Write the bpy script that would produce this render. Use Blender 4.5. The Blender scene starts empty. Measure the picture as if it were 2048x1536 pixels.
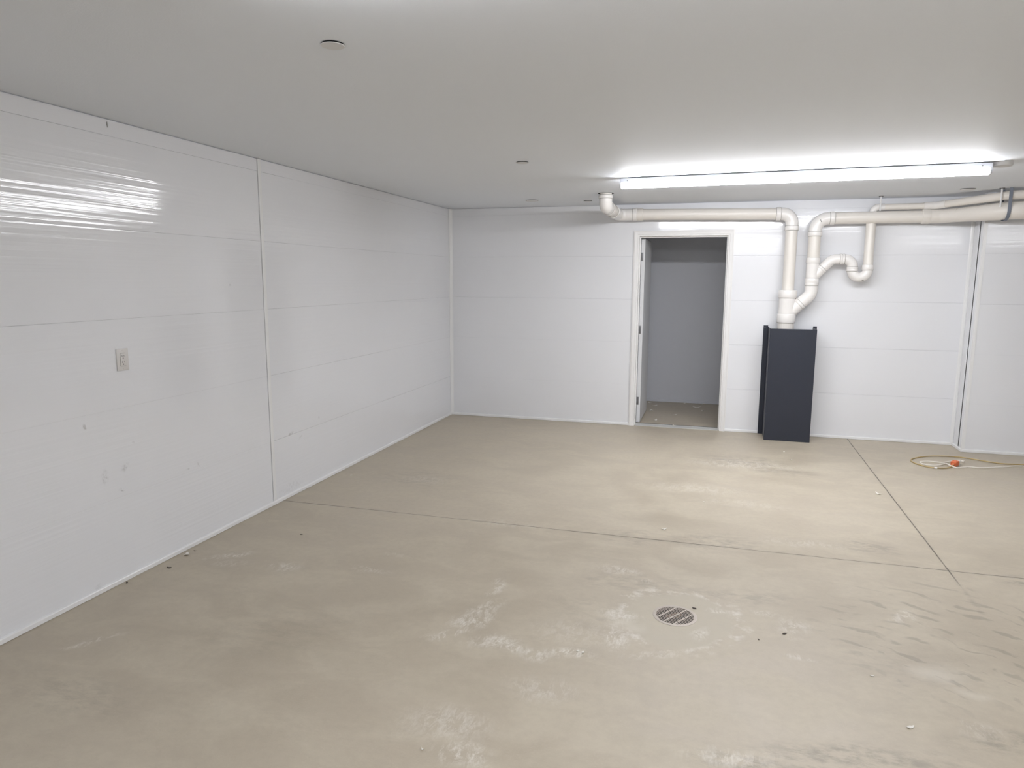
import bpy, bmesh, math, random
from mathutils import Vector, Matrix
random.seed(7)
PI = math.pi
sc = bpy.context.scene
COL = sc.collection

# ------------------------------------------------------------------ camera, world, exposure
cam_d = bpy.data.cameras.new('camera'); cam = bpy.data.objects.new('camera', cam_d); COL.objects.link(cam)
cam_d.sensor_width = 36.0; cam_d.lens = 1391.6 / 2048 * 36.0; cam_d.clip_start = 0.05; cam_d.clip_end = 60
YAW, PITCH, ROLL = 0.2816, -0.1507, 0.0043
fw = Vector((-math.sin(YAW)*math.cos(PITCH), math.cos(YAW)*math.cos(PITCH), math.sin(PITCH)))
rt = Vector((math.cos(YAW), math.sin(YAW), 0)); up = rt.cross(fw)
rt2 = rt*math.cos(ROLL) + up*math.sin(ROLL); up2 = -rt*math.sin(ROLL) + up*math.cos(ROLL)
mw = Matrix((rt2, up2, -fw)).transposed().to_4x4(); mw.translation = (0, 0, 1.63)
cam.matrix_world = mw
sc.camera = cam
sc.view_settings.view_transform = 'Standard'; sc.view_settings.look = 'None'
sc.view_settings.gamma = 1.0; sc.view_settings.use_curve_mapping = False
sc.view_settings.exposure = 0.62
w = bpy.data.worlds.new('world'); sc.world = w; w.use_nodes = True
w.node_tree.nodes['Background'].inputs[0].default_value = (0.8, 0.85, 0.9, 1)
w.node_tree.nodes['Background'].inputs[1].default_value = 0.0
LAMP_NEAR = 49.0      # radiance of the strip lens in view
LAMP_ADDED = 23.5      # unseen strips, added to raise the brightness of the garage
LAMP_COL = (0.955, 0.965, 1.0, 1)

# ------------------------------------------------------------------ room dimensions (metres)
XL, YB, CH = -3.002, 7.745, 2.422
XR, YF = 6.2, -3.2                    # right wall, garage door wall (both out of view)
BX, BY = 2.342, 7.462                 # boxed-out wall section at the right
DX0, DX1, DZ = -0.812, 0.104, 2.082   # door opening
CLY, CLX0, CLX1 = 9.41, -0.95, 0.62   # closet behind the door

# ------------------------------------------------------------------ helpers
def srgb(r, g, b):
    f = lambda c: (c/255/12.92) if c/255 <= 0.04045 else ((c/255+0.055)/1.055)**2.4
    return (f(r), f(g), f(b), 1)

def tag(o, label=None, cat=None, group=None, kind=None):
    if label: o['label'] = label
    if cat: o['category'] = cat
    if group: o['group'] = group
    if kind: o['kind'] = kind
    return o

def empty(name, loc=(0, 0, 0), rz=0, label=None, cat=None, group=None):
    o = bpy.data.objects.new(name, None); COL.objects.link(o)
    o.location = loc; o.rotation_euler = (0, 0, rz); o.empty_display_size = 0.05
    return tag(o, label, cat, group)

def link(name, bm, mat, parent=None, smooth=True, world=True, auto=0.6):
    """bm is in world coordinates unless world=False; parent offset is removed."""
    me = bpy.data.meshes.new(name)
    bmesh.ops.remove_doubles(bm, verts=bm.verts, dist=1e-6)
    bmesh.ops.recalc_face_normals(bm, faces=bm.faces)
    if parent is not None and world:
        inv = (root_matrix(parent)).inverted()
        bmesh.ops.transform(bm, matrix=inv, verts=bm.verts)
    if smooth:
        for f in bm.faces: f.smooth = True
        for e in bm.edges:
            if len(e.link_faces) == 2 and e.calc_face_angle(0) > auto: e.smooth = False
    bm.to_mesh(me); bm.free()
    me.materials.append(mat)
    o = bpy.data.objects.new(name, me); COL.objects.link(o)
    if parent is not None: o.parent = parent
    return o

def root_matrix(o):
    m = Matrix.Translation(o.location) @ o.rotation_euler.to_matrix().to_4x4()
    return root_matrix(o.parent) @ m if o.parent else m

def box(bm, x0, x1, y0, y1, z0, z1, bev=0.0, M=None):
    b = bmesh.new()
    vs = [b.verts.new((x, y, z)) for x in (x0, x1) for y in (y0, y1) for z in (z0, z1)]
    for f in ((0,1,3,2),(4,6,7,5),(0,4,5,1),(2,3,7,6),(0,2,6,4),(1,5,7,3)): b.faces.new([vs[i] for i in f])
    if bev: bmesh.ops.bevel(b, geom=b.edges[:], offset=bev, segments=2, affect='EDGES', profile=0.5)
    if M is not None: bmesh.ops.transform(b, matrix=M, verts=b.verts)
    me = bpy.data.meshes.new('t'); b.to_mesh(me); b.free(); bm.from_mesh(me); bpy.data.meshes.remove(me)
    return bm

def nb(): return bmesh.new()
def bx(*a, **k): return box(nb(), *a, **k)

def prism(bm, prof, a0, a1, axis='x', cap=True, M=None):
    """closed 2D profile swept between a0 and a1. axis x: prof=(y,z); y: (x,z); z: (x,y)"""
    def P(p, a):
        return {'x': (a, p[0], p[1]), 'y': (p[0], a, p[1]), 'z': (p[0], p[1], a)}[axis]
    A = [bm.verts.new(P(p, a0)) for p in prof]; B = [bm.verts.new(P(p, a1)) for p in prof]
    n = len(prof)
    for i in range(n): bm.faces.new((A[i], A[(i+1) % n], B[(i+1) % n], B[i]))
    if cap: bm.faces.new(A[::-1]); bm.faces.new(B)
    if M is not None: bmesh.ops.transform(bm, matrix=M, verts=A+B)
    return bm

def fillet(pts, rad, seg=10):
    pts = [Vector(p) for p in pts]; out = [pts[0]]
    for i in range(1, len(pts)-1):
        a, b, c = pts[i-1], pts[i], pts[i+1]
        r = rad[i-1] if isinstance(rad, (list, tuple)) else rad
        u = (a-b).normalized(); v = (c-b).normalized(); ang = u.angle(v)
        t = r / math.tan(ang/2)
        cen = b + (u+v).normalized() * (r / math.sin(ang/2))
        p0 = b + u*t; p1 = b + v*t
        q0 = p0-cen; q1 = p1-cen; tot = q0.angle(q1); ax = q0.cross(q1).normalized()
        for k in range(seg+1): out.append(cen + Matrix.Rotation(tot*k/seg, 3, ax) @ q0)
    out.append(pts[-1]); return out

def tube(bm, pts, r, seg=28, cap=True):
    """r: number or list of radii per point"""
    pts = [Vector(p) for p in pts]; n = len(pts)
    tan = []
    for i in range(n):
        d = Vector((0, 0, 0))
        if i > 0: d += (pts[i]-pts[i-1]).normalized() if (pts[i]-pts[i-1]).length > 1e-7 else Vector()
        if i < n-1: d += (pts[i+1]-pts[i]).normalized() if (pts[i+1]-pts[i]).length > 1e-7 else Vector()
        tan.append(d.normalized() if d.length > 1e-7 else tan[-1])
    t0 = tan[0]; ref = Vector((0, 0, 1)) if abs(t0.z) < .9 else Vector((0, 1, 0))
    nrm = (ref - t0*ref.dot(t0)).normalized(); rings = []
    for i in range(n):
        if i: nrm = (nrm - tan[i]*nrm.dot(tan[i])).normalized()
        bi = tan[i].cross(nrm); rr = r[i] if isinstance(r, (list, tuple)) else r
        rings.append([bm.verts.new(pts[i] + (nrm*math.cos(2*PI*k/seg) + bi*math.sin(2*PI*k/seg))*rr) for k in range(seg)])
    for a, b in zip(rings, rings[1:]):
        for k in range(seg): bm.faces.new((a[k], a[(k+1) % seg], b[(k+1) % seg], b[k]))
    if cap: bm.faces.new(rings[0][::-1]); bm.faces.new(rings[-1])
    return bm

def hub(bm, a, b, r, lip=0.004):
    """a pipe socket: cylinder from a to b with rounded lips"""
    a = Vector(a); b = Vector(b); d = (b-a).normalized(); L = (b-a).length
    pts = [a, a+d*lip*.4, a+d*lip, b-d*lip, b-d*lip*.4, b]
    return tube(bm, pts, [r-lip, r-lip*.3, r, r, r-lip*.3, r-lip], 32)

def disc_lathe(bm, cx, cy, prof, seg=40):
    """prof list of (r,z) rings; closes first/last when r==0"""
    rings = []
    for r, z in prof:
        if r <= 1e-9: rings.append([bm.verts.new((cx, cy, z))])
        else: rings.append([bm.verts.new((cx+r*math.cos(2*PI*k/seg), cy+r*math.sin(2*PI*k/seg), z)) for k in range(seg)])
    for a, b in zip(rings, rings[1:]):
        for k in range(seg):
            if len(a) == 1: bm.faces.new((a[0], b[k], b[(k+1) % seg]))
            elif len(b) == 1: bm.faces.new((a[k], a[(k+1) % seg], b[0]))
            else: bm.faces.new((a[k], a[(k+1) % seg], b[(k+1) % seg], b[k]))
    return bm

# ------------------------------------------------------------------ materials
class N:
    """tiny node helper"""
    def __init__(s, name):
        s.m = bpy.data.materials.new(name); s.m.use_nodes = True; s.t = s.m.node_tree
        s.b = s.t.nodes['Principled BSDF']; s.co = s.t.nodes.new('ShaderNodeTexCoord').outputs['Object']
    def new(s, k, **kw):
        n = s.t.nodes.new(k)
        for a, v in kw.items(): setattr(n, a, v)
        return n
    def put(s, sock, v):
        if hasattr(v, 'is_output'): s.t.links.new(v, sock)
        else: sock.default_value = v
    def math(s, op, a, b=0.0, c=0.0, clamp=False):
        n = s.new('ShaderNodeMath', operation=op, use_clamp=clamp)
        s.put(n.inputs[0], a); s.put(n.inputs[1], b); s.put(n.inputs[2], c); return n.outputs[0]
    def vscale(s, v, xyz):
        n = s.new('ShaderNodeVectorMath', operation='MULTIPLY'); s.put(n.inputs[0], v); n.inputs[1].default_value = xyz; return n.outputs[0]
    def noise(s, scale, detail=4, rough=.55, vec=None, stretch=None, dist=0):
        v = vec or s.co
        if stretch: v = s.vscale(v, stretch)
        n = s.new('ShaderNodeTexNoise'); s.put(n.inputs['Vector'], v)
        n.inputs['Scale'].default_value = scale; n.inputs['Detail'].default_value = detail
        n.inputs['Roughness'].default_value = rough; n.inputs['Distortion'].default_value = dist
        return n.outputs['Fac']
    def ramp(s, v, a, b, lo=0.0, hi=1.0, smooth=True):
        n = s.new('ShaderNodeMapRange', clamp=True); n.interpolation_type = 'SMOOTHSTEP' if smooth else 'LINEAR'
        s.put(n.inputs[0], v); n.inputs[1].default_value = a; n.inputs[2].default_value = b
        n.inputs[3].default_value = lo; n.inputs[4].default_value = hi; return n.outputs[0]
    def mix(s, f, a, b):
        n = s.new('ShaderNodeMix', data_type='RGBA'); s.put(n.inputs[0], f); s.put(n.inputs[6], a); s.put(n.inputs[7], b); return n.outputs[2]
    def blob(s, cx, cy, rx, ry, ang=0, vec=None, soft=1.0):
        """1 in the centre of a rotated ellipse, 0 at its edge"""
        n = s.new('ShaderNodeMapping', vector_type='TEXTURE'); s.put(n.inputs['Vector'], vec or s.co)
        n.inputs['Location'].default_value = (cx, cy, 0); n.inputs['Rotation'].default_value = (0, 0, math.radians(ang))
        n.inputs['Scale'].default_value = (rx, ry, 1)
        l = s.new('ShaderNodeVectorMath', operation='LENGTH'); s.put(l.inputs[0], n.outputs[0])
        return s.ramp(l.outputs['Value'], 1.0, 1.0-soft)
    def bump(s, h, dist, strength=1.0, prev=None):
        n = s.new('ShaderNodeBump'); s.put(n.inputs['Height'], h); n.inputs['Distance'].default_value = dist
        n.inputs['Strength'].default_value = strength
        if prev is not None: s.put(n.inputs['Normal'], prev)
        s.put(s.b.inputs['Normal'], n.outputs[0]); return n.outputs[0]
    def sep(s, v=None):
        n = s.new('ShaderNodeSeparateXYZ'); s.put(n.inputs[0], v or s.co); return n.outputs

def simple(name, col, rough=.5, metal=0.0, spec=.5, var=.04, nscale=6.0, bump=0.0, bscale=60):
    n = N(name)
    f = n.noise(nscale, 3)
    a = tuple(c*(1-var) for c in col[:3])+(1,); b = tuple(min(1, c*(1+var)) for c in col[:3])+(1,)
    n.put(n.b.inputs['Base Color'], n.mix(f, a, b))
    n.b.inputs['Roughness'].default_value = rough; n.b.inputs['Metallic'].default_value = metal
    n.b.inputs['Specular IOR Level'].default_value = spec
    if bump: n.bump(n.noise(bscale, 3), bump)
    return n.m

def panel_mat(name, left=False):
    """glossy white extruded plastic wall panel with fine horizontal ripple"""
    n = N(name)
    mott = n.noise(1.3, 3)
    col = n.mix(mott, srgb(234, 235, 238), srgb(238, 239, 242))
    if left:
        pos = n.sep()
        # scuffs on the long wall: vector (y, z) for blobs
        cb = n.new('ShaderNodeCombineXYZ'); n.put(cb.inputs[0], pos[1]); n.put(cb.inputs[1], pos[2]); v = cb.outputs[0]
        fine = n.ramp(n.noise(45, 5, .7, vec=v), .42, .66)
        tot = None
        for (y, z, ry, rz, a, k) in [(2.681,.885,.012,.022,20,.9),(2.975,.741,.012,.014,40,.35),(2.905,.616,.04,.03,30,.45),(2.776,.60,.028,.05,0,.5),
                                     (2.876,.502,.03,.012,-20,.9),(3.363,.487,.03,.008,0,.5),(3.452,.492,.012,.035,5,.55),(4.431,.475,.05,.016,15,.8),
                                     (4.82,.52,.012,.02,0,.6),(3.838,1.58,.012,.012,0,.6),(4.40,.07,.20,.05,0,.25),(2.68,.03,.03,.05,0,.3),(4.55,.42,.05,.01,25,.5)]:
            bl = n.math('MULTIPLY', n.math('MULTIPLY', n.blob(y, z, ry, rz, a, vec=v, soft=.7), fine), k*.55)
            tot = bl if tot is None else n.math('MAXIMUM', tot, bl)
        col = n.mix(tot, col, srgb(120, 116, 112))
    n.put(n.b.inputs['Base Color'], col)
    n.put(n.b.inputs['Roughness'], n.ramp(mott, .3, .7, .07, .11))
    n.b.inputs['Specular IOR Level'].default_value = .5
    h1 = n.noise(1.0, 2, .5, stretch=(.25, .25, 50)); h2 = n.noise(1.0, 1, .5, stretch=(.3, .3, 6))
    k = .9 if left else .35
    nb1 = n.bump(h1, .0014*k); n.bump(h2, .0015*k, prev=nb1)
    return n.m

M_panel = panel_mat('white_wall_panel'); M_panel_left = panel_mat('white_wall_panel_scuffed', True)
M_trim = simple('white_vinyl_trim', srgb(240, 240, 240), .25, var=.01)
M_casing = simple('painted_door_casing', srgb(238, 237, 236), .4, var=.02)
M_door = simple('painted_door_leaf', srgb(225, 226, 228), .4, var=.02)
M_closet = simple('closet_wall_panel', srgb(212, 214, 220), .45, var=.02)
M_pipe = simple('cream_plastic_pipe', srgb(231, 226, 219), .32, var=.02)
M_fit = simple('white_plastic_fitting', srgb(238, 235, 232), .22, var=.015)
M_joint_shadow = simple('pipe_joint_shadow_gap', srgb(150, 145, 138), .6)  # grey stands in for the shade in the pipe joints
M_ink = simple('faint_black_ink', srgb(60, 56, 54), .6)
M_navy = simple('dark_navy_coated_steel', srgb(44, 48, 59), .42, metal=0.0, spec=.45, var=.06, nscale=3)
M_steel = simple('brushed_steel', srgb(150, 150, 150), .38, metal=.9, var=.08, nscale=30)
M_hinge = simple('satin_nickel_hinge', srgb(120, 120, 122), .45, metal=.6, var=.06)
M_alu = simple('aluminium_threshold', srgb(205, 205, 202), .4, metal=.25, var=.08, nscale=20)
M_strap = simple('blue_grey_strap', srgb(120, 126, 138), .5, var=.05)
M_rod = simple('white_hanger_rod', srgb(225, 225, 225), .4)
M_dark = simple('dark_recess', srgb(20, 19, 19), .9, spec=.05)
M_house = simple('white_enamel_housing', srgb(222, 225, 232), .35, var=.01)
M_plate = simple('white_outlet_plastic', srgb(224, 221, 218), .35, var=.01)
M_cap = simple('white_cover_plate', srgb(222, 222, 222), .5, var=.01)
M_chip = simple('white_debris', srgb(236, 232, 224), .7, var=.05)
M_bit = simple('dark_debris', srgb(70, 62, 56), .8, var=.1)
M_orange = simple('orange_rubber_plug', srgb(218, 116, 74), .5, var=.05)
M_ycord = simple('tan_yellow_cord', srgb(190, 167, 118), .5, var=.06)
M_wcord = simple('white_cord', srgb(238, 232, 222), .5, var=.04)
M_grate = simple('worn_metal_grate', srgb(186, 176, 166), .5, metal=.2, var=.12, nscale=60)
M_grease = simple('brown_muck', srgb(120, 96, 70), .8, var=.25, nscale=40)

def ceiling_mat():
    n = N('painted_ceiling')
    f = n.noise(.8, 3)
    col = n.mix(f, srgb(236, 240, 246), srgb(239, 243, 249))
    # two faint rubbed streaks near the strip light
    fine = n.ramp(n.noise(30, 4, .6, stretch=(.2, 1, 1)), .45, .7)
    m = n.math('MULTIPLY', n.math('MAXIMUM', n.blob(.05, 4.55, .35, .035, 15), n.blob(.9, 4.75, .1, .03, 40)), fine)
    n.put(n.b.inputs['Base Color'], n.mix(n.math('MULTIPLY', m, .3), col, srgb(170, 166, 162)))
    n.b.inputs['Roughness'].default_value = .6; n.b.inputs['Specular IOR Level'].default_value = .3
    n.bump(n.noise(140, 3), .0004)
    return n.m
M_ceil = ceiling_mat()

def floor_mat():
    n = N('troweled_concrete_floor')
    big = n.noise(.55, 4, .55); mid = n.noise(2.6, 5, .6, stretch=(1, 1.6, 1), dist=.6); fine = n.noise(24, 5, .65); grit = n.noise(160, 3, .6)
    col = n.mix(n.ramp(big, .33, .67), srgb(178, 167, 148), srgb(190, 179, 161))
    col = n.mix(n.ramp(mid, .35, .68, 0, .8), col, srgb(197, 187, 168))
    col = n.mix(n.ramp(fine, .35, .75, 0, .22), col, srgb(164, 153, 136))
    col = n.mix(n.ramp(grit, .5, .8, 0, .2), col, srgb(205, 198, 186))
    # warped coordinates so that patch edges wander
    wn = n.new('ShaderNodeTexNoise'); n.put(wn.inputs['Vector'], n.co); wn.inputs['Scale'].default_value = 5; wn.inputs['Detail'].default_value = 4
    wa = n.new('ShaderNodeVectorMath', operation='SUBTRACT'); n.put(wa.inputs[0], wn.outputs['Color']); wa.inputs[1].default_value = (.5, .5, .5)
    wb = n.new('ShaderNodeVectorMath', operation='SCALE'); n.put(wb.inputs[0], wa.outputs[0]); wb.inputs['Scale'].default_value = .16
    wc = n.new('ShaderNodeVectorMath', operation='ADD'); n.put(wc.inputs[0], n.co); n.put(wc.inputs[1], wb.outputs[0]); W = wc.outputs[0]
    def many(lst, tex):
        tot = None
        for (x, y, rx, ry, a, k) in lst:
            bl = n.math('MULTIPLY', n.blob(x, y, rx, ry, a, vec=W, soft=.9), k)
            tot = bl if tot is None else n.math('MAXIMUM', tot, bl)
        return n.math('MULTIPLY', tot, tex)
    # darker damp-looking stains
    dark = many([(.28,6.5,.55,.32,0,.8),(.65,6.2,.4,.2,0,.6),(.99,4.55,.25,.16,-20,.9),(.05,4.35,.5,.22,0,.8),(-.45,4.3,.3,.2,0,.6),(-.35,3.62,.5,.2,0,.6),(-2.3,5.1,.5,.35,0,.5),
                 (.55,2.42,.55,.13,12,1.),(.25,2.3,.4,.1,8,.9),(1.05,2.66,.3,.1,20,.9),(1.7,4.22,.18,.14,0,1.),(-2.35,1.95,.5,.2,0,.5),(.2,3.62,.45,.14,10,.6),(-.5,3.25,.4,.25,0,.35),
                 (.86,3.1,.5,.35,0,.3),(-1.9,2.6,.6,.3,30,.3)], n.ramp(n.noise(9, 5, .7, stretch=(1, 2.2, 1)), .40, .66))
    col = n.mix(n.math('MULTIPLY', dark, .55), col, srgb(120, 113, 104))
    # lighter mortar patch round the drain
    patch = n.ramp(n.blob(-.10, 3.27, .40, .44, 0, vec=W, soft=1.), .22, .34)
    col = n.mix(n.math('MULTIPLY', patch, .55), col, srgb(190, 182, 164))
    rim = n.math('MULTIPLY', n.ramp(n.blob(-.10, 3.27, .44, .48, 0, vec=W, soft=1.), .12, .26), n.math('SUBTRACT', 1.0, n.ramp(n.blob(-.10, 3.27, .44, .48, 0, vec=W, soft=1.), .30, .42)))
    rim = n.math('MULTIPLY', rim, n.ramp(n.noise(14, 5, .7), .47, .65, 0, .7))
    # chalky white scuffs
    tex = n.math('MULTIPLY', n.ramp(n.noise(24, 6, .75, stretch=(1, .5, 1), dist=.8), .44, .56), n.ramp(n.noise(95, 5, .7, stretch=(1, .45, 1)), .40, .62, .4, 1.0))
    lst = [(-2.69,3.30,.20,.06,38,1.),(-2.60,3.22,.18,.07,20,.5),(-2.29,3.24,.14,.08,0,.7),(-2.63,2.29,.03,.19,-42,.9),(-1.80,3.35,.2,.06,0,.6),(-1.75,3.6,.12,.04,0,.4),
           (-1.05,3.36,.05,.17,-10,1.),(-1.02,3.10,.10,.16,-25,.8),(-1.05,2.98,.16,.1,35,1.),(-1.12,2.83,.17,.05,42,1.),(-.90,2.80,.16,.1,0,1.),
           (-.80,2.77,.14,.08,-10,1.),(-.68,2.76,.12,.07,0,.9),(-.55,2.80,.16,.06,8,1.),(-.38,3.22,.14,.10,0,1.),(-.37,3.02,.09,.20,0,.9),(-.20,2.90,.20,.05,25,.6),
           (.02,3.14,.05,.09,0,.7),(.10,3.40,.09,.04,0,.8),(.42,3.36,.10,.14,0,.75),(.30,3.47,.12,.03,0,.7),(.97,3.60,.16,.05,55,.8),(-.45,3.75,.20,.08,0,.7),(-.3,3.66,.12,.05,0,.5),
           (-.87,2.20,.26,.16,0,.6),(-.78,2.04,.16,.10,0,1.),(.12,2.30,.25,.07,10,.7),(1.0,2.72,.12,.08,0,.6),(.42,3.05,.12,.04,0,.6),(-.55,3.0,.3,.2,0,.35),(-.6,2.5,.2,.12,0,.5),
           (.25,5.2,.5,.12,0,.35),(.3,6.35,.7,.25,0,.6),(-.1,5.5,.6,.2,0,.4),(-2.2,5.1,.3,.15,0,.35),(.6,4.5,.4,.1,0,.4),(-1.3,4.3,.4,.1,0,.3),(.7,2.2,.3,.06,0,.5)]
    chalk = n.math('MAXIMUM', many(lst, tex), rim)
    col = n.mix(n.math('MULTIPLY', chalk, .85), col, srgb(226, 221, 212))
    # smooth pale patches
    pale = many([(-.33,3.13,.12,.075,-15,1.),(.97,3.10,.16,.10,0,.9),(1.05,2.98,.12,.05,-20,.8)], n.ramp(n.noise(7, 3), .3, .5))
    col = n.mix(n.math('MULTIPLY', pale, .5), col, srgb(216, 209, 195))
    # tyre tread marks: arcs broken into dashes
    p = n.sep(W)
    dx = n.math('SUBTRACT', p[0], .35); dy = n.math('SUBTRACT', p[1], 2.25)
    r = n.math('SQRT', n.math('ADD', n.math('MULTIPLY', dx, dx), n.math('MULTIPLY', dy, dy)))
    a = n.math('ARCTAN2', dy, dx)
    ring = n.ramp(n.math('SINE', n.math('MULTIPLY', r, 2*PI/.085)), .25, .9)
    cb = n.new('ShaderNodeCombineXYZ'); n.put(cb.inputs[0], n.math('MULTIPLY', r, 13)); n.put(cb.inputs[1], n.math('MULTIPLY', a, 8.5))
    dash = n.ramp(n.noise(1.0, 2, .6, vec=cb.outputs[0]), .47, .6)
    area = n.math('MAXIMUM', n.blob(1.0, 3.4, .62, .75, 0, soft=.6), n.blob(1.3, 3.7, .5, .6, 0, soft=.6))
    tread = n.math('MULTIPLY', n.math('MULTIPLY', ring, dash), area)
    col = n.mix(n.math('MULTIPLY', tread, .36), col, srgb(116, 108, 98))
    # saw-cut control joints
    q = n.sep()
    jy = n.math('ABSOLUTE', n.math('SUBTRACT', q[1], n.math('ADD', 4.289, n.math('MULTIPLY', n.math('SUBTRACT', n.noise(3, 2), .5), .012))))
    jxl = n.math('ADD', 1.378, n.math('MULTIPLY', n.math('SUBTRACT', q[1], 7.45), .0108))
    jx = n.math('ABSOLUTE', n.math('SUBTRACT', q[0], jxl))
    lx = n.math('MULTIPLY', n.ramp(jx, .0025, .0045, 1, 0), n.ramp(q[1], 3.98, 4.30, .0, 1))
    ly = n.ramp(jy, .002, .004, 1, 0)
    joint = n.math('MAXIMUM', lx, ly)
    halo = n.math('MULTIPLY', n.math('MAXIMUM', n.ramp(jy, .0, .025, 1, 0), n.math('MULTIPLY', n.ramp(jx, 0, .025, 1, 0), n.math('GREATER_THAN', q[1], 3.7))), n.ramp(n.noise(12, 3), .35, .65))
    col = n.mix(n.math('MULTIPLY', halo, .22), col, srgb(110, 102, 92))
    jf = n.ramp(n.noise(2.2, 3), .3, .6, .45, .9)
    col = n.mix(n.math('MULTIPLY', joint, jf), col, srgb(84, 76, 68))
    n.put(n.b.inputs['Base Color'], col)
    n.put(n.b.inputs['Roughness'], n.ramp(mid, .3, .7, .42, .56)); n.b.inputs['Specular IOR Level'].default_value = .45
    h = n.math('SUBTRACT', n.math('ADD', n.math('MULTIPLY', fine, .5), n.math('MULTIPLY', mid, .9)), n.math('MULTIPLY', joint, 1.5))
    n.bump(h, .0016)
    return n.m
M_floor = floor_mat()

def emis(name, power, col=LAMP_COL):
    n = N(name); n.b.inputs['Base Color'].default_value = (.9, .9, .9, 1)
    n.b.inputs['Emission Color'].default_value = col; n.b.inputs['Emission Strength'].default_value = power
    return n.m
M_lens = emis('glowing_diffuser', LAMP_NEAR); M_lens_added = emis('glowing_diffuser_added', LAMP_ADDED)

# ------------------------------------------------------------------ room shell
def struct(name, bm, mat, parent=None, smooth=False):
    o = link(name, bm, mat, parent, smooth=smooth)
    if parent is None: o['kind'] = 'structure'
    return o

# floor with a round hole for the drain
DRX, DRY, DRR = -0.118, 3.296, 0.098
def floor_bm():
    b = nb(); s = .3
    X = [XL-.15, DRX-s, DRX+s, XR+.15]; Y = [YF-.15, DRY-s, DRY+s, CLY+.12]
    for i in range(3):
        for j in range(3):
            if i == 1 and j == 1: continue
            b.faces.new([b.verts.new(p) for p in ((X[i], Y[j], 0), (X[i+1], Y[j], 0), (X[i+1], Y[j+1], 0), (X[i], Y[j+1], 0))])
    K = 48; inn = []; out = []; low = []
    for k in range(K):
        a = 2*PI*k/K; c, t = math.cos(a), math.sin(a); m = s/max(abs(c), abs(t))
        inn.append(b.verts.new((DRX+DRR*c, DRY+DRR*t, 0))); out.append(b.verts.new((DRX+m*c, DRY+m*t, 0)))
        low.append(b.verts.new((DRX+DRR*c, DRY+DRR*t, -.12)))
    for k in range(K):
        l = (k+1) % K; b.faces.new((inn[k], out[k], out[l], inn[l])); b.faces.new((low[k], inn[k], inn[l], low[l]))
    b.faces.new(low)
    # underside slab edge
    for (x0, x1, y0, y1) in ((X[0], X[3], Y[0], Y[0]),): pass
    return b
struct('floor', floor_bm(), M_floor)
struct('ceiling', bx(XL-.15, XR+.15, YF-.15, CLY+.12, CH, CH+.12), M_ceil)

SEAMS = [.466, .941, 1.410, 1.873, 2.337]
def panel_wall(L0, L1, to3d, gw=1.0, seams=SEAMS, zt=CH, skip=lambda s, t: False, seg=.4, thick=.12, z0=0.0, topgap=.006):
    """face of stacked horizontal panels: the strip between each pair is a real groove of uneven width.
       to3d(t, depth, z): t along the wall, depth into the wall"""
    b = nb(); n = max(2, int((L1-L0)/seg)+1); T = [L0+(L1-L0)*i/(n-1) for i in range(n)]
    prof_at = []
    rnd = random.Random(int(abs(L0*100+L1*37+len(seams))))
    wid = {s: [max(.0004, gw*rnd.uniform(.0005, .0028)) for _ in T] for s in seams}
    for i, t in enumerate(T):
        pr = [(0, z0)]
        for s in seams:
            w_ = wid[s][i]*.5
            if skip(s, t): w_ = .00015
            pr += [(0, s-w_-.0003), (.0004, s-w_), (.004, s-w_*.6), (.004, s+w_*.6), (.0004, s+w_), (0, s+w_+.0003)]
        pr += [(0, zt-topgap), (.012, zt-topgap), (.012, zt+.01), (thick, zt+.01), (thick, z0)]
        prof_at.append([b.verts.new(to3d(t, d, z)) for d, z in pr])
    m = len(prof_at[0])
    for a, c in zip(prof_at, prof_at[1:]):
        for k in range(m): b.faces.new((a[k], a[(k+1) % m], c[(k+1) % m], c[k]))
    b.faces.new(prof_at[0]); b.faces.new(prof_at[-1][::-1])
    return b

YS = 4.178
b = panel_wall(YF, YS-.0015, lambda t, d, z: (XL-d, t, z), skip=lambda s, t: s in (.466, .941) or (s == 1.873 and t > 3.9))
b2 = panel_wall(YS+.0015, YB+.12, lambda t, d, z: (XL-d, t, z), skip=lambda s, t: (s == 2.337 and t > 4.4) or (s == .941 and t > 6.0))
me = bpy.data.meshes.new('t'); b2.to_mesh(me); b2.free(); b.from_mesh(me); bpy.data.meshes.remove(me)
struct('wall_left', b, M_panel_left)

# back wall: left of the door, above the door, right of the door - one continuous wall
def join(*bms):
    a = bms[0]
    for o in bms[1:]:
        me = bpy.data.meshes.new('t'); o.to_mesh(me); o.free(); a.from_mesh(me); bpy.data.meshes.remove(me)
    return a
bw = lambda t, d, z: (t, YB+d, z)
struct('wall_back', join(
    panel_wall(XL, DX0-.02, bw, 2.3, skip=lambda s, t: s in (.466, .941, 2.337)),
    panel_wall(DX0-.02, DX1+.02, bw, seams=[], z0=DZ+.02),
    panel_wall(DX1+.02, BX+.1, bw, 2.3, skip=lambda s, t: s == 2.337)), M_panel)
struct('wall_right_return', bx(BX, BX+.12, BY+.1, YB, 0, CH+.01), M_panel)
struct('wall_right_projection', panel_wall(BX, XR, lambda t, d, z: (t, BY+d, z), skip=lambda s, t: s in (2.337, .466, .941)), M_panel)
struct('wall_right', bx(XR, XR+.12, YF, YB, 0, CH+.01), M_panel)
struct('wall_front', bx(XL-.12, XR+.12, YF-.12, YF, 0, CH+.01), M_panel)
# closet shell
struct('wall_closet_back', bx(CLX0-.1, CLX1+.1, CLY, CLY+.1, 0, CH+.01), M_closet)
struct('wall_closet_left', bx(CLX0-.1, CLX0, YB+.12, CLY, 0, CH+.01), M_closet)
struct('wall_closet_right', bx(CLX1, CLX1+.1, YB+.12, CLY, 0, CH+.01), M_closet)

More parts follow.
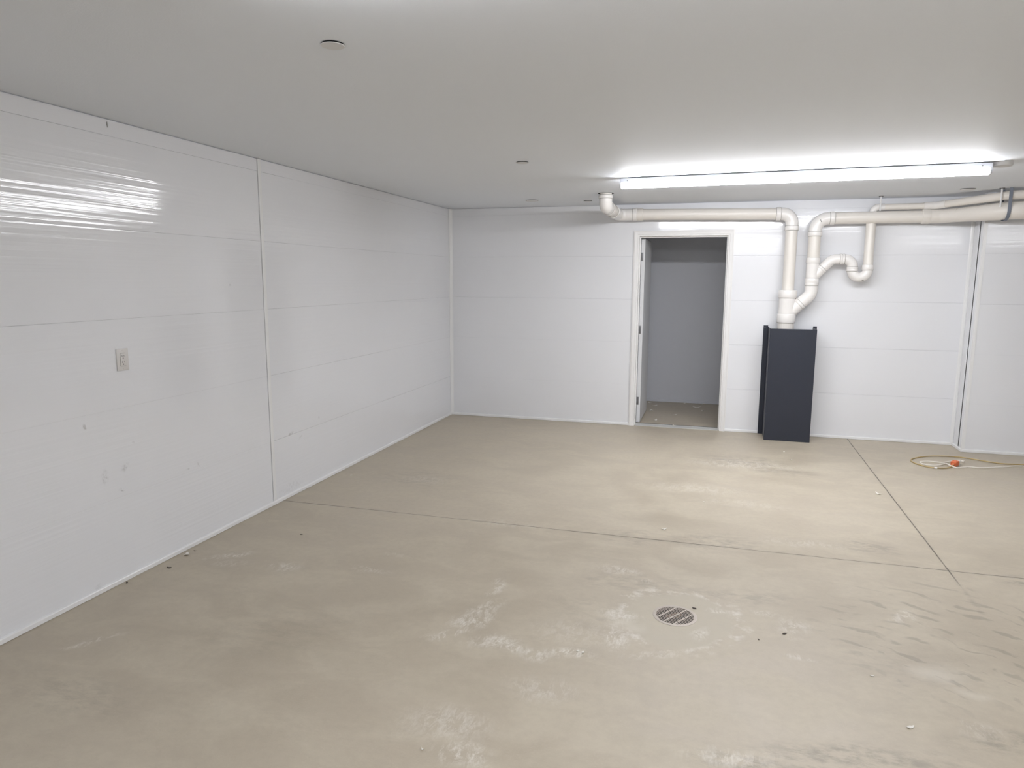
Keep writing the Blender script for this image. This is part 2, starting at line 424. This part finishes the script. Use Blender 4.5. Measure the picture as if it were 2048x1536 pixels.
# base channels
def jchan(a0, a1, axis, off, sgn, h=.026, d=.012):
    p = [(off, .002), (off+sgn*d, .002), (off+sgn*d, h-.004), (off+sgn*(d-.003), h), (off, h+.003)]
    return prism(nb(), p, a0, a1, axis)
struct('baseboard_left', jchan(YF, YB, 'y', XL, 1), M_trim)
struct('baseboard_back', join(jchan(XL+.012, DX0-.062, 'x', YB, -1), jchan(DX1+.058, BX, 'x', YB, -1)), M_trim)
struct('baseboard_right_return', jchan(BY-.012, YB-.012, 'y', BX, -1), M_trim)
struct('baseboard_right', jchan(BX, XR, 'x', BY, -1), M_trim)
struct('baseboard_closet', jchan(CLX0, CLX1, 'x', CLY, -1, h=.03), M_closet)
# batten on the long wall and corner strips
struct('trim_1', bx(XL, XL+.005, YS+.0012, YS+.036, .028, CH-.002, bev=.0015), M_trim)
p = [(XL, YB), (XL, YB-.032), (XL+.004, YB-.034), (XL+.009, YB-.022), (XL+.022, YB-.009), (XL+.034, YB-.004), (XL+.032, YB)]
struct('trim_2', prism(nb(), p, .028, CH-.003, 'z'), M_trim)
p = [(BX, YB), (BX, YB-.026), (BX-.004, YB-.028), (BX-.008, YB-.018), (BX-.018, YB-.008), (BX-.028, YB-.004), (BX-.026, YB)]
struct('trim_3', prism(nb(), p, .028, CH-.003, 'z'), M_trim)
p = [(BX-.004, BY+.022), (BX-.004, BY-.004), (BX+.022, BY-.004), (BX+.022, BY), (BX, BY), (BX, BY+.022)]
struct('trim_4', prism(nb(), p, .028, CH-.003, 'z'), M_trim)

# ------------------------------------------------------------------ door: casing, jamb, leaf, threshold
def casing():
    b = nb(); o0, o1, zt = DX0-.062, DX1+.058, DZ+.062
    rings = []
    # mitred U of stepped profile, (offset from opening, protrusion)
    prof = [(0, 0), (0, .010), (.004, .013), (.016, .013), (.019, .017), (.046, .019), (.052, .016), (.060, .015), (.060, 0)]
    for (x, z, sx, sz) in ((DX0, 0, -1, 0), (DX0, DZ, -1, 1), (DX1, DZ, 1, 1), (DX1, 0, 1, 0)):
        rings.append([b.verts.new((x+sx*u, YB-v, z+sz*u)) for u, v in prof])
    for a, c in zip(rings, rings[1:]):
        for k in range(len(prof)-1): b.faces.new((a[k], a[k+1], c[k+1], c[k]))
    return b
struct('trim_5', casing(), M_casing, smooth=False)
jb = join(bx(DX0-.02, DX0, YB-.002, YB+.122, 0, DZ+.02), bx(DX1, DX1+.02, YB-.002, YB+.122, 0, DZ+.02), bx(DX0, DX1, YB-.002, YB+.122, DZ, DZ+.02),
          bx(DX0, DX0+.012, YB+.035, YB+.075, 0, DZ), bx(DX1-.012, DX1, YB+.035, YB+.075, 0, DZ), bx(DX0+.012, DX1-.012, YB+.035, YB+.075, DZ-.012, DZ))
struct('trim_6', jb, M_casing)
th = prism(nb(), [(YB-.004, 0), (YB-.004, .006), (YB+.01, .012), (YB+.02, .012), (YB+.022, .009), (YB+.045, .014), (YB+.05, .018), (YB+.07, .018), (YB+.074, .012), (YB+.10, .012), (YB+.112, .004), (YB+.112, 0)], DX0+.013, DX1-.013, 'x')
sill = struct('trim_7', th, M_alu)
link('shadow_gap_strip', bx(DX0+.013, DX1-.013, YB+.1125, YB+.135, .0005, .008), M_dark, sill, smooth=False)  # black strip stands in for the shadow gap behind the threshold

# leaf swung 90 degrees into the closet, hinged at the left jamb
LX0, LX1, LY0, LY1 = -.803, -.762, YB+.128, YB+.128+.80
door = empty('door_1', (LX0, LY0, 0)); door['kind'] = 'structure'
link('door_leaf', bx(LX0, LX1, LY0, LY1, .014, 2.064, bev=.002), M_door, door, smooth=False)
for z in (1.870, 1.068, .262):
    hb = bx(LX0-.012, LX0+.022, LY0-.0035, LY0+.001, z-.045, z+.045, bev=.001)
    tube(hb, [(LX0-.012, LY0-.006, z-.047), (LX0-.012, LY0-.006, z+.047)], .0062, 14)
    link('hinge', hb, M_hinge, door)

# ------------------------------------------------------------------ strip lights
LP = [(.044, -.042), (.0465, -.048), (.0465, -.062), (.042, -.072), (.030, -.079), (.012, -.082)]
def strip_light(cx, cy, rz, label, lens_mat, full=True):
    t = empty('strip_light', (cx, cy, CH), rz, label, 'ceiling light', None)
    Mx = Matrix.Translation((cx, cy, CH)) @ Matrix.Rotation(rz, 4, 'Z')
    def pr(prof, a, b_): return prism(nb(), prof, a, b_, 'x', M=Mx)
    L = 1.262
    link('mounting_plate', box(nb(), -L+.01, L-.01, -.010, .010, -.009, 0, M=Mx), M_steel, t, smooth=False)
    # channel housing
    link('housing', pr([(-.042, -.008), (.042, -.008), (.044, -.011), (.044, -.041), (-.044, -.041), (-.044, -.011)], -L, L), M_house, t, smooth=False)
    for s in (-1, 1):      # two four-foot diffusers butted together
        x0, x1 = (-L+.012, -.004) if s < 0 else (.004, L-.012)
        prof = LP+[(-u, v) for u, v in LP[::-1]]
        link('diffuser', pr(prof, x0, x1), lens_mat, t)
    CP = [(.0455, -.041), (.048, -.048), (.048, -.063), (.0435, -.074), (.031, -.081), (.012, -.084)]; cp = CP+[(-u, v) for u, v in CP[::-1]]
    for a in (-L-.001, L-.011): link('end_cap', pr(cp, a, a+.012), M_house, t)
    link('joint_clip', pr(cp, -.004, .004), M_house, t)
    for a in (-L+.06, L-.06):
        sb = nb(); tube(sb, [(a, -.0435, -.026), (a, -.0460, -.026)], .0045, 12); bmesh.ops.transform(sb, matrix=Mx, verts=sb.verts)
        link('screw', sb, M_steel, t)
    return t
strip_light(.495, 5.668, -.056, 'long white two-section strip light glowing on the ceiling before the doorway wall', M_lens)
strip_light(.1, 1.52, -.03, 'added strip light on the ceiling above the viewer, out of the picture', M_lens_added)  # unseen strip, added to brighten the near ceiling and floor
strip_light(.6, -1.9, -.03, 'added unseen strip light on the ceiling behind the viewer, nearest the garage door', M_lens_added)  # added out of view to lift the overall brightness
strip_light(4.3, 1.6, -.03, 'added strip light on the ceiling in the right part of the garage, out of the picture', M_lens_added)  # another unseen strip, added for more bounced light

jbx = nb(); disc_lathe(jbx, 1.825, 5.605, [(0, CH-.0305), (.052, CH-.030), (.058, CH-.027), (.061, CH-.020), (.062, CH-.001), (0, CH-.001)], 36)
tag(link('junction_box_cover', jbx, M_cap), 'round white ceiling box cover at the right end of the glowing strip light', 'junction box')

# ------------------------------------------------------------------ concealed sprinkler plates
plates = [(-1.300, 2.262, .041, 'round white cover plate alone on the ceiling nearest the viewer, upper left'),
          (-1.318, 4.790, .044, 'round white ceiling cover plate midway between viewer and doorway wall'),
          (-1.852, 7.115, .068, 'widest-looking flat round ceiling plate, close to the back wall left of the pipes'),
          (-1.303, 7.285, .046, 'small round ceiling plate just left of where the white pipe enters the ceiling'),
          (2.085, 7.150, .062, 'round ceiling plate above the right-hand pipes, beyond the end of the strip light')]
for (x, y, r, lab) in plates:
    t = empty('ceiling_cover_plate', (x, y, CH), 0, lab, 'cover plate', 'round cover plates on the ceiling')
    q = nb(); disc_lathe(q, x, y, [(0, CH-.0075), (r*.96, CH-.0075), (r, CH-.006), (r, CH-.005), (0, CH-.005)], 40)
    link('plate', q, M_cap, t)
    q = nb(); disc_lathe(q, x, y, [(r*.9, CH-.005), (r*.93, CH-.0005), (0, CH-.0005)], 40)
    link('recessed_cup', q, M_dark, t)

# ------------------------------------------------------------------ outlet on the long wall
OX, OY, OZ = XL, 2.943, 1.196
ot = empty('wall_outlet', (OX, OY, OZ), 0, 'white duplex wall outlet with rectangular cover on the long left wall', 'outlet')
link('cover_plate', bx(OX, OX+.006, OY-.038, OY+.038, OZ-.058, OZ+.058, bev=.0025), M_plate, ot)
rc = link('receptacle', bx(OX+.002, OX+.0085, OY-.0165, OY+.0165, OZ-.0335, OZ+.0335, bev=.0012), M_plate, ot)
link('gap', bx(OX+.0055, OX+.0063, OY-.0178, OY+.0178, OZ-.0348, OZ+.0348), simple('outlet_gap', srgb(120, 116, 112), .7), ot, smooth=False)
for dz in (.0165, -.0165):
    q = join(bx(OX+.0083, OX+.0088, OY-.0075, OY-.0053, OZ+dz-.001, OZ+dz+.008), bx(OX+.0083, OX+.0088, OY+.0053, OY+.0072, OZ+dz, OZ+dz+.007))
    tube(q, [(OX+.0083, OY, OZ+dz-.008), (OX+.0088, OY, OZ+dz-.008)], .0028, 14)
    link('socket_slots', q, M_dark, rc, smooth=False)
for dz in (.048, -.048):
    q = nb(); tube(q, [(OX+.005, OY, OZ+dz), (OX+.0072, OY, OZ+dz)], .003, 14); link('screw', q, M_plate, ot)

# ------------------------------------------------------------------ drain piping (one connected assembly)
PY = 7.60; R4 = .0572; R3 = .0445; R2 = .030; R6 = .078
pp = empty('drain_piping', (.703, PY, 0), 0, 'white plastic drain piping along the back wall with elbows, wye branches and trap', 'pipe')
def pipe(pts, r, name='pipe', mat=None): return link(name, tube(nb(), pts, r, 32), mat or M_pipe, pp)
def ring(b, p, d, r, wdt=.0022):
    p = Vector(p); d = Vector(d).normalized(); tube(b, [p-d*wdt, p-d*wdt*.5, p+d*wdt*.5, p+d*wdt], [r-.003, r+.0006, r+.0006, r-.003], 32)
def joints(parent, lst):
    for p, d, r in lst:
        g = nb(); ring(g, p, d, r); link('joint_line', g, M_joint_shadow, parent)
def elbow(pts, rad, r, hubs, name='elbow', mark=None, cut=.045):
    """pts: corner path, hubs: thickened sockets at both ends with a joint shadow line"""
    path = fillet(pts, rad, 12); b = tube(nb(), path, r+.004, 32)
    P = [Vector(p) for p in pts]
    for end, nxt in ((P[0], P[1]), (P[-1], P[-2])):
        d = (nxt-end).normalized(); hub(b, end, end+d*cut, r+.009)
    e = link(name, b, M_fit, pp)
    for end, nxt in ((P[0], P[1]), (P[-1], P[-2])):
        d = (nxt-end).normalized(); joints(e, [(end+d*(cut+.001), d, r+.0055), (end-d*.001, d, r+.003)])
    return e
# ceiling drop, turn back to the wall, turn along the wall
ZL0, ZL1 = 2.302, 2.279
dropY = 6.70; dx = -1.03
pipe([(dx, dropY, CH+.05), (dx, dropY, 2.36)], R4)
elbow([(dx, dropY, 2.405), (dx, dropY, ZL0+.002), (dx, dropY+.20, ZL0)], .062, R4, 2, cut=.03)
pipe([(dx, dropY+.18, ZL0), (dx, PY-.12, ZL0)], R4, 'pipe')
elbow([(dx, PY-.40, ZL0), (dx, PY, ZL0), (dx+.20, PY, ZL0)], .085, R4, 2)
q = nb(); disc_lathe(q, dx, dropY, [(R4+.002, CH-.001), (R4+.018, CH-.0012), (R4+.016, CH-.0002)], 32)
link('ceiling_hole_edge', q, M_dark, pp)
link('coupling', hub(nb(), (dx+.18, PY, ZL0-.0), (dx+.26, PY, ZL0-.001), R4+.007), M_pipe, pp)
VX = .703
pipe([(dx+.24, PY, ZL0-.001), (VX-.13, PY, ZL1)], R4)
elbow([(VX-.155, PY, ZL1), (VX, PY, ZL1), (VX, PY, ZL1-.165)], .10, R4, 2)
pipe([(VX, PY, ZL1-.13), (VX, PY, 1.50)], R4)
# big wye at the foot
wy = nb(); tube(wy, [(VX, PY, 1.49), (VX, PY, 1.20)], .079, 36)
hub(wy, (VX, PY, 1.525), (VX, PY, 1.445), .090, .006); hub(wy, (VX, PY, 1.285), (VX, PY, 1.195), .089, .006)
tube(wy, [(VX+.02, PY, 1.285), (VX+.115, PY, 1.385)], R4+.004, 32)
wye = link('wye_fitting', wy, M_fit, pp)
joints(wye, [((VX, PY, 1.444), (0, 0, 1), .081), ((VX, PY, 1.195), (0, 0, 1), .084)])
pipe([(VX, PY, 1.20), (VX, PY, .02)], .0795)
# branch up to second riser
BXX = .921
elbow([(VX+.108, PY, 1.378), (BXX, PY, 1.482), (BXX, PY, 1.60)], .10, R4, 2, cut=.03)
pw = nb(); tube(pw, [(BXX, PY, 1.59), (BXX, PY, 1.84)], R4+.003, 32); hub(pw, (BXX, PY, 1.595), (BXX, PY, 1.645), R4+.008); hub(pw, (BXX, PY, 1.795), (BXX, PY, 1.845), R4+.008)
tube(pw, [(BXX+.01, PY, 1.655), (BXX+.085, PY, 1.735)], R3+.004, 28)
w2 = link('wye_fitting', pw, M_fit, pp)
joints(w2, [((BXX, PY, 1.794), (0, 0, 1), R4+.0055), ((BXX, PY, 1.646), (0, 0, 1), R4+.0055), ((BXX, PY, 1.593), (0, 0, 1), R4+.004)])
pipe([(BXX, PY, 1.83), (BXX, PY, 2.06)], R4)
MZ = 2.227
ebw = elbow([(BXX, PY, 2.055), (BXX, PY, MZ), (BXX+.17, PY, MZ)], .115, R4, 2)
# dark handwritten tick on the elbow
link('ink_mark', tube(nb(), [(BXX+.035, PY-R4-.0035, 2.212), (BXX+.039, PY-R4-.0045, 2.200), (BXX+.044, PY-R4-.0045, 2.188)], .0022, 8), M_ink, ebw)
# p-trap in three-inch pipe
elbow([(BXX+.078, PY, 1.728), (1.095, PY, 1.831), (1.185, PY, 1.831)], .09, R3, 2, cut=.022)
elbow([(1.185, PY, 1.831), (1.283, PY, 1.826), (1.283, PY, 1.735)], .075, R3, 2, name='trap_arm', cut=.022)
ub = fillet([(1.283, PY, 1.735), (1.283, PY, 1.655), (1.42, PY, 1.655), (1.42, PY, 1.742)], [.0675, .0675], 12)
u = nb(); tube(u, ub, R3+.004, 32); hub(u, (1.283, PY, 1.738), (1.283, PY, 1.712), R3+.009); hub(u, (1.42, PY, 1.775), (1.42, PY, 1.725), R3+.009)
ut = link('u_bend', u, M_fit, pp)
joints(ut, [((1.283, PY, 1.711), (0, 0, 1), R3+.0055), ((1.42, PY, 1.724), (0, 0, 1), R3+.0055)])
link('ink_mark', tube(nb(), [(1.368, PY-R3-.002, 1.628), (1.376, PY-R3-.003, 1.622), (1.386, PY-R3-.003, 1.620)], .002, 8), M_ink, ut)
pipe([(1.42, PY, 1.76), (1.425, PY+.03, 2.18)], R3)
# small riser above the main, then along the wall, 45 out over the boxed wall and on to the right
sm = [(1.432, PY+.03, 2.18), (1.432, PY+.03, 2.325), (1.90, PY, 2.325), (2.30, PY-.40, 2.352)]
link('elbow', tube(nb(), fillet([(1.432, PY+.03, 2.20), (1.432, PY+.03, 2.325), (1.53, PY+.024, 2.325)], .05, 10), R2+.003, 28), M_fit, pp)
pipe([(1.52, PY+.024, 2.325), (1.88, PY, 2.325)], R2)
link('coupling', tube(nb(), fillet([(1.86, PY, 2.325), (1.96, PY, 2.327), (2.03, PY-.07, 2.333)], .08, 8), R2+.005, 28), M_fit, pp)
link('pipe', tube(nb(), fillet([(2.02, PY-.06, 2.332), (2.42, PY-.44, 2.362), (6.19, PY-.44, 2.378)], .12, 10), [R2+.002]+[.038]*12, 28), M_pipe, pp)
# main run
pipe([(BXX+.15, PY, MZ), (1.90, PY, MZ)], R4)
link('coupling', join(tube(nb(), fillet([(1.86, PY, MZ), (2.02, PY, MZ), (2.13, PY-.11, MZ+.002)], .12, 8), R4+.008, 32), hub(nb(), (1.85, PY, MZ), (1.92, PY, MZ), R4+.010)), M_pipe, pp)
mp = fillet([(2.11, PY-.09, MZ), (2.45, PY-.43, MZ+.006), (6.19, PY-.43, MZ+.02)], .25, 12)
link('pipe', tube(nb(), mp, [R4+.006]+[.076]*(len(mp)-1), 36), M_pipe, pp)

# hangers
def rod(x, y, z0, label):
    t = empty('pipe_hanger', (x, y, CH), 0, label, 'pipe hanger', 'pipe hangers under the ceiling')
    link('rod', tube(nb(), [(x, y, z0), (x, y, CH-.001)], .0075, 14), M_rod, t)
    q = nb(); disc_lathe(q, x, y, [(0, CH-.006), (.018, CH-.006), (.022, CH-.001), (0, CH-.001)], 20); link('ceiling_flange', q, M_hinge, t)
    return t
rod(1.478, PY-.055, MZ+R4, 'thin white hanger rod above the straight pipe, nearer the trap')
rod(2.347, 7.155, 2.262, 'thin white hanger rod beside the blue-grey strap at the right edge')
def strap(x, y, zc, r, wdt):
    t = empty('pipe_strap', (x, y, CH), 0, 'blue-grey strap looped round the large pipe at the right edge', 'pipe strap')
    b = nb(); th_ = .003; pts = []
    pts.append((y-r-.002, CH-.001))
    for k in range(15):
        a = PI + PI*k/14; pts.append((y+(r+.002)*math.cos(a), zc+(r+.002)*math.sin(a)))
    pts.append((y+r+.002, CH-.001))
    out = []
    for i, p in enumerate(pts):
        c = Vector((y, zc)); d = Vector(p)-c
        d = Vector((math.copysign(1, p[0]-y), 0)) if i in (0, len(pts)-1) else d.normalized()
        out.append((p[0]+d.x*th_, p[1]+d.y*th_))
    A = []
    for xx in (x-wdt/2, x+wdt/2):
        A.append(([b.verts.new((xx, *p)) for p in pts], [b.verts.new((xx, *p)) for p in out]))
    n = len(pts)
    for i in range(n-1):
        b.faces.new((A[0][0][i], A[0][0][i+1], A[1][0][i+1], A[1][0][i])); b.faces.new((A[0][1][i], A[0][1][i+1], A[1][1][i+1], A[1][1][i]))
        for s in (0, 1): b.faces.new((A[s][0][i], A[s][0][i+1], A[s][1][i+1], A[s][1][i]))
    for i in (0, n-1): b.faces.new((A[0][0][i], A[0][1][i], A[1][1][i], A[1][0][i]))
    link('strap_band', b, M_strap, t)
strap(2.405, 7.205, MZ+.007, .086, .026)

# ------------------------------------------------------------------ dark sheet-metal pipe cover
cv = empty('pipe_cover', (.76, 7.59, 0), 0, 'dark navy folded sheet metal cover standing around the foot of the pipe', 'metal cover')
CX0, CX1, CY, CZ = .546, .980, 7.430, 1.142; tk = .0022
link('front_panel', bx(CX0, CX1, CY, CY+tk, .001, CZ, bev=.0007), M_navy, cv, smooth=False)
for s, xx in ((-1, CX0), (1, CX1)):
    side = bx(min(xx, xx-s*tk), max(xx, xx-s*tk), CY+tk, YB-.014, .001, CZ)
    sd = link('side_panel', side, M_navy, cv, smooth=False)
    f0, f1 = (xx-.046, xx) if s < 0 else (xx, xx+.036)
    fl = link('flange', bx(f0, f1, YB-.016, YB-.0135, .001, CZ+.014, bev=.0006), M_navy, sd if False else cv, smooth=False)
    q = nb(); tube(q, [((f0+f1)/2-.008, YB-.0165, CZ-.012), ((f0+f1)/2-.008, YB-.019, CZ-.012)], .0045, 12); link('screw', q, M_steel, fl)
# folded hem on the front-left edge
link('hem', tube(nb(), [(CX0+.001, CY+.001, .002), (CX0+.001, CY+.001, CZ)], .0035, 12), M_navy, cv)
link('hem', tube(nb(), [(CX1-.001, CY+.001, .002), (CX1-.001, CY+.001, CZ)], .0025, 12), M_navy, cv)

# ------------------------------------------------------------------ floor drain
dr = empty('floor_drain', (DRX, DRY, 0), 0, 'round metal floor drain with slotted grate set in the concrete', 'drain')
q = nb(); disc_lathe(q, DRX, DRY, [(.0895, -.012), (.0895, .0005), (.091, .0022), (.102, .0026), (.107, .001), (.107, -.001)], 56)
link('rim', q, M_grate, dr)
q = nb(); disc_lathe(q, DRX, DRY, [(.0975, -.010), (.092, -.05), (.05, -.085), (0, -.09)], 40)
link('bowl', q, M_dark, dr)
gr = nb(); Rg = .0893; ang = math.radians(-34)
MG = Matrix.Translation((DRX, DRY, 0)) @ Matrix.Rotation(ang, 4, 'Z')
nbar = 15; pitch = 2*Rg/nbar
for i in range(nbar+1):
    v = -Rg + i*pitch
    if abs(v) >= Rg-.001: continue
    hl = math.sqrt(Rg*Rg-v*v); box(gr, -hl, hl, v-.0019, v+.0019, -.0015, .0005, M=MG)
for v in (-.048, 0.0, .048):
    hl = math.sqrt(Rg*Rg-v*v); box(gr, v-.0032, v+.0032, -hl, hl, -.003, .0012, M=MG)
grate = link('grate', gr, M_grate, dr, smooth=False)
mk = nb(); rr = random.Random(3)
for i in range(9):
    a = rr.uniform(-.035, .035); c = rr.uniform(-.03, .03); s = rr.uniform(.008, .017)
    t_ = bmesh.new(); bmesh.ops.create_icosphere(t_, subdivisions=2, radius=1)
    for v in t_.verts: v.co = Vector((v.co.x*s*rr.uniform(.8, 1.2), v.co.y*s*rr.uniform(.7, 1.1), v.co.z*.004-.006)) + Vector((DRX+a-.005, DRY+c+.005, 0))
    me = bpy.data.meshes.new('t'); t_.to_mesh(me); t_.free(); mk.from_mesh(me); bpy.data.meshes.remove(me)
tag(link('muck', mk, M_grease, dr), 'brown dirt caught under the grate', kind='stuff')

# ------------------------------------------------------------------ cords on the floor
def cord_path(pts, n=8):
    P = [Vector((x, y, z)) for x, y, z in pts]; out = []
    for i in range(len(P)-1):
        p0 = P[max(i-1, 0)]; p1 = P[i]; p2 = P[i+1]; p3 = P[min(i+2, len(P)-1)]
        for k in range(n):
            t = k/n; out.append(.5*((2*p1)+(-p0+p2)*t+(2*p0-5*p1+4*p2-p3)*t*t+(-p0+3*p1-3*p2+p3)*t*t*t))
    out.append(P[-1]); return out
ec = empty('extension_cord', (2.10, 6.845, 0), 0, 'tan-yellow extension cord looping on the floor to an orange socket end', 'extension cord')
z = .0065
yp = [(3.9,7.13,z),(3.2,7.09,z),(2.718,7.060,z),(2.533,7.047,z),(2.400,7.113,z),(2.292,7.178,z),(2.190,7.200,z),(2.047,7.177,z),(1.922,7.113,z),(1.814,7.006,z),(1.780,6.930,z),(1.783,6.852,z),(1.823,6.770,z),(1.882,6.715,z),(1.954,6.712,z),(2.026,6.745,z),(2.070,6.790,.014),(2.09,6.82,.022)]
link('cord', tube(nb(), cord_path(yp), .0052, 10), M_ycord, ec)
Mp = Matrix.Translation((2.105, 6.845, .026)) @ Matrix.Rotation(math.radians(48), 4, 'Z') @ Matrix.Rotation(math.radians(-8), 4, 'Y')
sb = nb(); box(sb, -.028, .034, -.026, .026, -.022, .022, bev=.009, M=Mp)
so = link('socket_end', sb, M_orange, ec); so['label'] = 'orange three-way socket end'
link('strain_relief', tube(nb(), [Mp @ Vector((-.055, 0, -.006)), Mp @ Vector((-.045, 0, -.004)), Mp @ Vector((-.026, 0, 0))], [.006, .009, .014], 16), M_orange, so)
q = nb()
for yy in (-.012, .012): tube(q, [Mp @ Vector((.002, yy, .0215)), Mp @ Vector((.014, yy, .0215))], .0012, 8)
link('socket_slots', q, M_dark, so)

wc = empty('power_cord', (2.16, 6.9, 0), 0, 'thin white cord with a white plug pushed into the orange socket end', 'cord')
wl = [(3.9,7.0,.005),(3.2,7.01,.005),(2.695,7.008,.005),(2.513,6.925,.005),(2.311,6.835,.005),(2.215,6.835,.005),(2.150,6.800,.005),(2.10,6.775,.005),(2.055,6.80,.016),(2.052,6.89,.008),(1.981,6.828,.005),(1.920,6.797,.005),(1.858,6.817,.005),(1.842,6.883,.005),(1.872,6.920,.005),(1.958,6.945,.005),(2.029,6.925,.005),(2.06,6.945,.006),(2.12,7.0,.006),(2.19,7.03,.008),(2.225,7.0,.014),(2.205,6.962,.022)]
link('cord', tube(nb(), cord_path(wl), .0060, 10), M_wcord, wc)
Mw = Mp @ Matrix.Translation((.035, 0, 0))
pb = nb(); tube(pb, [Mw @ Vector((0, 0, 0)), Mw @ Vector((.012, 0, 0)), Mw @ Vector((.035, 0, 0)), Mw @ Vector((.058, .004, -.002)), Mw @ Vector((.072, .006, -.003))], [.016, .018, .014, .007, .005], 16)
link('plug', pb, M_fit, wc)
tieb = nb(); hub(tieb, (1.910, 6.707, .0065), (1.932, 6.704, .0065), .0085, .002)
tag(link('tie_wrap', tieb, M_fit), 'small white wrap on the tan-yellow cord left of the orange socket', 'cord wrap')

# ------------------------------------------------------------------ debris: single flakes
def flake(name, x, y, s, mat, label, group, rz=None, cat='debris', asp=.5, z0=0.0006, curl=.35):
    rnd = random.Random(int(abs(x*1000)+abs(y*777)))
    b = nb(); K = 9; top = []; bot = []
    for k in range(K):
        a = 2*PI*k/K; r = s*(.75+.5*rnd.random()); px, py = r*math.cos(a), r*math.sin(a)*asp
        zc = curl*px*px/s + .0006
        top.append(b.verts.new((px, py, zc+max(.0012, s*.06)))); bot.append(b.verts.new((px, py, zc)))
    c1 = b.verts.new((0, 0, max(.0012, s*.06)+.0004)); c0 = b.verts.new((0, 0, .0002))
    for k in range(K):
        l = (k+1) % K; b.faces.new((top[k], top[l], c1)); b.faces.new((bot[l], bot[k], c0)); b.faces.new((bot[k], bot[l], top[l], top[k]))
    o = link(name, b, mat, smooth=False); o.location = (x, y, z0); o.rotation_euler = (0, 0, rnd.uniform(0, 6) if rz is None else rz)
    return tag(o, label, cat, group)
G = 'white scraps on the floor'; GC = 'white scraps on the closet floor'; GD = 'dark crumbs on the floor'
for a in [
    (-.374, 7.790, .024, 'curled white scrap lying on the metal door threshold', 'white scrap on the threshold', .3, .45, .0185),
    (.700, 6.947, .013, 'white scrap straight in front of the dark metal cover', G, .2, .6, .0006),
    (.733, 6.640, .009, 'smaller white scrap further out from the dark metal cover', G, .5, .6, .0006),
    (1.275, 5.745, .028, 'elongated white scrap next to the long floor joint running from the cover side', G, .4, .35, .0006),
    (-.010, 5.160, .011, 'white crumb in the bright floor patch between drain and doorway', G, .1, .5, .0006),
    (-.253, 4.490, .020, 'white scrap just beyond the cross joint, towards the doorway', G, .5, .35, .0006),
    (-2.941, 3.236, .022, 'white scrap lying against the base strip of the long left wall', G, .4, .6, .0006),
    (-.512, 2.838, .007, 'bright white speck, left one of a pair, before the drain', G, .1, .8, .0006),
    (-.488, 2.832, .007, 'bright white speck, right one of a pair, before the drain', G, .1, .8, .0006),
    (.764, 2.663, .015, 'white angular scrap near the lower right of the picture', G, .2, .5, .0006),
    (.699, 2.994, .009, 'small white scrap left of the pale patch among the tyre marks', G, .2, .4, .0006),
    (-.909, 2.038, .010, 'thin curled white scrap near the bottom edge of the picture', G, .9, .3, .0006),
    (-2.847, 5.024, .014, 'white scrap near the long left wall beyond the batten', G, .2, .6, .0006),
    (-.768, 9.250, .020, 'upright white shaving furthest left in the closet', GC, .9, .3, .0006),
    (-.690, 9.060, .028, 'flat white shaving at the back left of the closet', GC, .4, .3, .0006),
    (-.700, 8.700, .030, 'white shaving lying beside the foot of the open door leaf', GC, .5, .4, .0006),
    (-.602, 8.110, .022, 'white shaving closest behind the threshold', GC, .3, .4, .0006),
    (-.403, 8.510, .018, 'white shaving in the middle of the closet floor', GC, .4, .5, .0006),
    (-.328, 9.350, .016, 'white shaving against the closet back wall, middle', GC, .9, .4, .0006),
    (-.165, 9.090, .036, 'longest curved white shaving at the back right of the closet', GC, .5, .25, .0006),
    (-.085, 8.880, .015, 'small round white scrap right of the longest closet shaving', GC, .3, .7, .0006),
    (-.104, 9.370, .024, 'curled white shaving against the closet back wall, right', GC, .9, .4, .0006)]:
    x, y, s, lab, g_, curl, asp, z0 = a
    if g_ == GC: s *= 1.4; curl = min(curl, .3); asp = max(asp, .42)
    flake('white_scrap', x, y, s, M_chip, lab, None if 'threshold' in g_ else g_, curl=curl, asp=asp, z0=z0)
for x, y, s, lab in [
    (-2.478, 3.724, .010, 'dark crumb on the open floor left of the cross joint start'),
    (-2.900, 3.055, .014, 'dark oblong crumb close to the left wall base strip'),
    (-2.935, 3.300, .008, 'dark crumb touching the left wall base strip, furthest back'),
    (-2.970, 2.826, .011, 'dark crumb against the left wall base strip, nearest the viewer'),
    (.381, 3.260, .011, 'dark lump on the floor right of the drain'),
    (-.030, 3.400, .013, 'thin dark sliver beside the right edge of the drain'),
    (.262, 3.17, .006, 'tiny dark crumb a hand from the dark lump right of the drain')]:
    flake('dark_crumb', x, y, s, M_bit, lab, GD, curl=.2, asp=.5)
# caulk drip under the ceiling on the long wall
dp = nb(); tube(dp, [(XL+.002, 2.965, 2.405), (XL+.003, 2.966, 2.392), (XL+.002, 2.968, 2.378)], [.003, .0035, .0015], 8)
tag(link('caulk_drip', dp, simple('grey_caulk', srgb(185, 183, 181), .5)), 'small grey drip of caulk under the ceiling line on the left wall', 'caulk drip')
